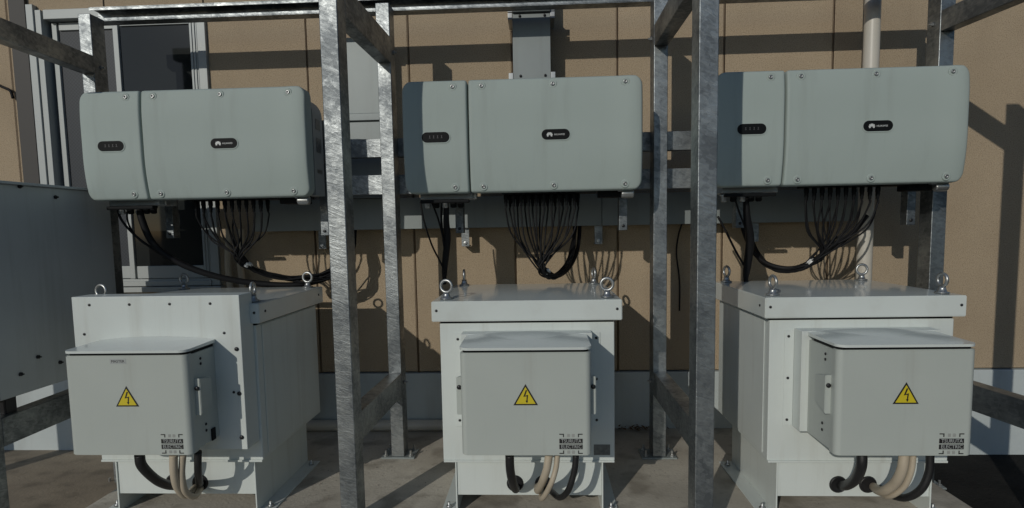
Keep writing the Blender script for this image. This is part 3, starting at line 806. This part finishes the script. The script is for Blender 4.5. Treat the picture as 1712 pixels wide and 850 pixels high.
# ------------------------------------------------------------------ cables under the inverters
ORD = ['first', 'second', 'third', 'fourth', 'fifth', 'sixth', 'seventh', 'eighth', 'ninth', 'tenth']
def cable(P, r, label, group, n=6, tags=(), smooth=6, radii=None):
    q = MB(); q.tube(P, r, n, smooth=smooth, radii=radii)
    o = tag(q.build('cable', M_CABLE), label, 'cable', group)
    for i in tags:
        a, b_ = P[i], P[i+1]; m_ = a.lerp(b_, .5)
        q = MB(); d = (b_-a).normalized()*.010; q.tube([m_-d, m_+d], r*1.9, 6, smooth=0); q.build('cable_tag', M_TAG, o)
    return o
rnd = random.Random(11)
def J(p, s): return p + Vector((rnd.uniform(-s, s), rnd.uniform(-s, s)*1.3, rnd.uniform(-s, s)))
def strings(idx, word, way, tail, rows, js=.012):
    ix, iy, iz = INV[idx]
    for i, x in enumerate(CONN):
        for row in range(rows):
            p0 = Vector((ix+x+(.018 if row else 0), iy+(.175 if row else .14), iz-.058))
            P = [p0, p0 + Vector((0, .003, -.03))]
            w0 = way[0]
            p1 = p0 + Vector((0, 0, -.03))
            mid = p1.lerp(w0, .45) + Vector(((p1.x-w0.x)*.22, 0, -.005))
            P += [J(mid, .013), J(w0, .018)] + [J(p, .014) for p in way[1:]] + [J(p, js) for p in tail]
            side = 'front' if row == 0 else 'rear'
            cable(P, .0041, 'thin black cable under the %s inverter, %s connector from the left in the %s row' % (word, ORD[i], side),
                  'thin cables hanging from the %s inverter' % word, tags=((3,) if (i*3+row) % 3 == 0 else ()))
strings(0, 'left', [at(400, 432, 2.86), at(428, 452, 2.95), at(470, 464, 3.02)], [at(520, 468, 3.08), at(560, 455, 3.14), at(583, 420, 3.22), at(592, 370, 3.33)], 2, .026)
strings(1, 'middle', [at(904, 447, 2.82), at(922, 463, 2.88)], [at(945, 450, 3.0), at(957, 420, 3.12), at(962, 370, 3.33)], 2)
strings(2, 'right', [at(1375, 425, 2.86), at(1338, 448, 2.92)], [at(1298, 450, 3.0), at(1266, 425, 3.1), at(1248, 370, 3.33)], 2)
G = 'heavy cables dropping from the inverters'
def pc(pts): return [at(*p) for p in pts]
cable(pc([(232, 340, 2.80), (238, 370, 2.80), (258, 410, 2.82), (300, 440, 2.86), (360, 462, 2.92), (430, 474, 3.0), (500, 476, 3.06), (556, 460, 3.14), (580, 430, 3.22), (590, 375, 3.33)]), .0165, 'heavy black cable sweeping in a long curve from the left inverter to the duct', G, 10)
cable(pc([(196, 340, 2.80), (202, 366, 2.80), (225, 393, 2.81), (255, 416, 2.83), (300, 443, 2.88), (360, 464, 2.93), (430, 476, 3.01), (530, 474, 3.08)]), .006, 'thinner black cable left of the heavy one under the left inverter', G, 8)
cable(pc([(213, 340, 2.80), (214, 372, 2.81), (232, 400, 2.83), (262, 420, 2.86)]), .0045, 'short black cable crossing the white window stile under the left inverter', G, 8)
cable(pc([(747, 332, 2.80), (746, 370, 2.82), (748, 400, 2.86), (744, 440, 2.90), (743, 462, 2.92), (743, 475, 2.93)]), .0165, 'heavy taped black cable dropping straight from the middle inverter', G, 10, radii=lambda t: .009+.008*math.sin(min(1, t*1.15)*math.pi)**.7 if t < .85 else .011)
cable(pc([(703, 338, 2.80), (709, 370, 2.81), (722, 410, 2.84), (737, 440, 2.88), (743, 455, 2.90)]), .0045, 'thin black cable slanting from the left end of the middle inverter', G, 8)
cable(pc([(722, 338, 2.80), (733, 368, 2.82), (741, 400, 2.85), (744, 430, 2.88)]), .0045, 'thin black cable just left of the heavy taped one under the middle inverter', G, 8)
cable(pc([(739, 332, 2.81), (738, 365, 2.83), (741, 400, 2.86), (745, 430, 2.89)]), .0055, 'black cable hugging the heavy taped one under the middle inverter', G, 8)
cable(pc([(1247, 325, 2.80), (1249, 365, 2.82), (1254, 400, 2.86), (1250, 440, 2.90), (1247, 462, 2.92), (1247, 474, 2.93)]), .018, 'heavy taped black cable dropping straight from the right inverter', G, 10, radii=lambda t: .010+.010*math.sin(min(1, t*1.15)*math.pi)**.7 if t < .85 else .012)
cable(pc([(1226, 325, 2.80), (1236, 355, 2.81), (1247, 385, 2.84), (1252, 410, 2.87)]), .0045, 'thin black cable slanting from the left end of the right inverter', G, 8)
cable(pc([(1200, 362, 2.95), (1214, 388, 2.95), (1230, 420, 2.93), (1244, 444, 2.91)]), .0055, 'black cable crossing to the heavy taped one from behind the post', G, 8)
cable(pc([(1238, 365, 3.3), (1246, 395, 3.2), (1262, 425, 3.08), (1290, 444, 3.0), (1330, 448, 2.95), (1372, 428, 2.92), (1420, 395, 2.9), (1450, 360, 2.88)]), .011, 'heavy black cable in the loop under the right inverter', G, 10)
cable(pc([(970, 372, 3.32), (966, 415, 3.2), (952, 447, 3.06), (930, 462, 2.95), (908, 448, 2.88)]), .011, 'heavy black cable in the loop under the middle inverter', G, 10)
cable(pc([(1141, 372, 3.35), (1134, 395, 3.36), (1131, 425, 3.365), (1136, 470, 3.37), (1136, 520, 3.372)]), .005, 'thin black cable hanging on the wall left of the right front post', G, 8)

# grit and small stones scattered on the pad and in its corners
q = MB()
for i in range(900):
    x, y = rnd.uniform(-2.0, 1.78), 3.37 - abs(rnd.gauss(0, .75))
    if y < .9: continue
    r = rnd.uniform(.0012, .0042) * (1.6 if rnd.random() < .06 else 1)
    a = rnd.uniform(0, 6.28); vs = []
    for k in range(3): vs.append(q.bm.verts.new((x + r*math.cos(a+2.1*k), y + r*math.sin(a+2.1*k)*rnd.uniform(.6, 1), .0005)))
    t_ = q.bm.verts.new((x + rnd.uniform(-.3, .3)*r, y, r*rnd.uniform(.5, 1.1)))
    for k in range(3): q.bm.faces.new((vs[k], vs[(k+1) % 3], t_))
tag(q.build('grit', mat('grit_stone', (.26, .235, .20), .9)), 'small stones and grit scattered over the concrete pad', 'grit', kind='stuff')
# leaves blown against the wall
q = MB()
for i in range(60):
    p = Vector((.44+rnd.gauss(.10, .09), 3.36-abs(rnd.gauss(0, .03)), .008+abs(rnd.gauss(0, .008))))
    a = rnd.uniform(0, 6.28); d = Vector((math.cos(a), math.sin(a), rnd.uniform(-.3, .5)))*rnd.uniform(.01, .022); e = d.cross(Vector((0, 0, 1)))*.4
    vs = [q.bm.verts.new(p+v) for v in (-d, e+Vector((0, 0, .003)), d, -e)]; q.bm.faces.new(vs)
tag(q.build('leaf_litter', M_LEAF), 'dry brown leaves blown against the foot of the wall', 'leaves', kind='stuff')
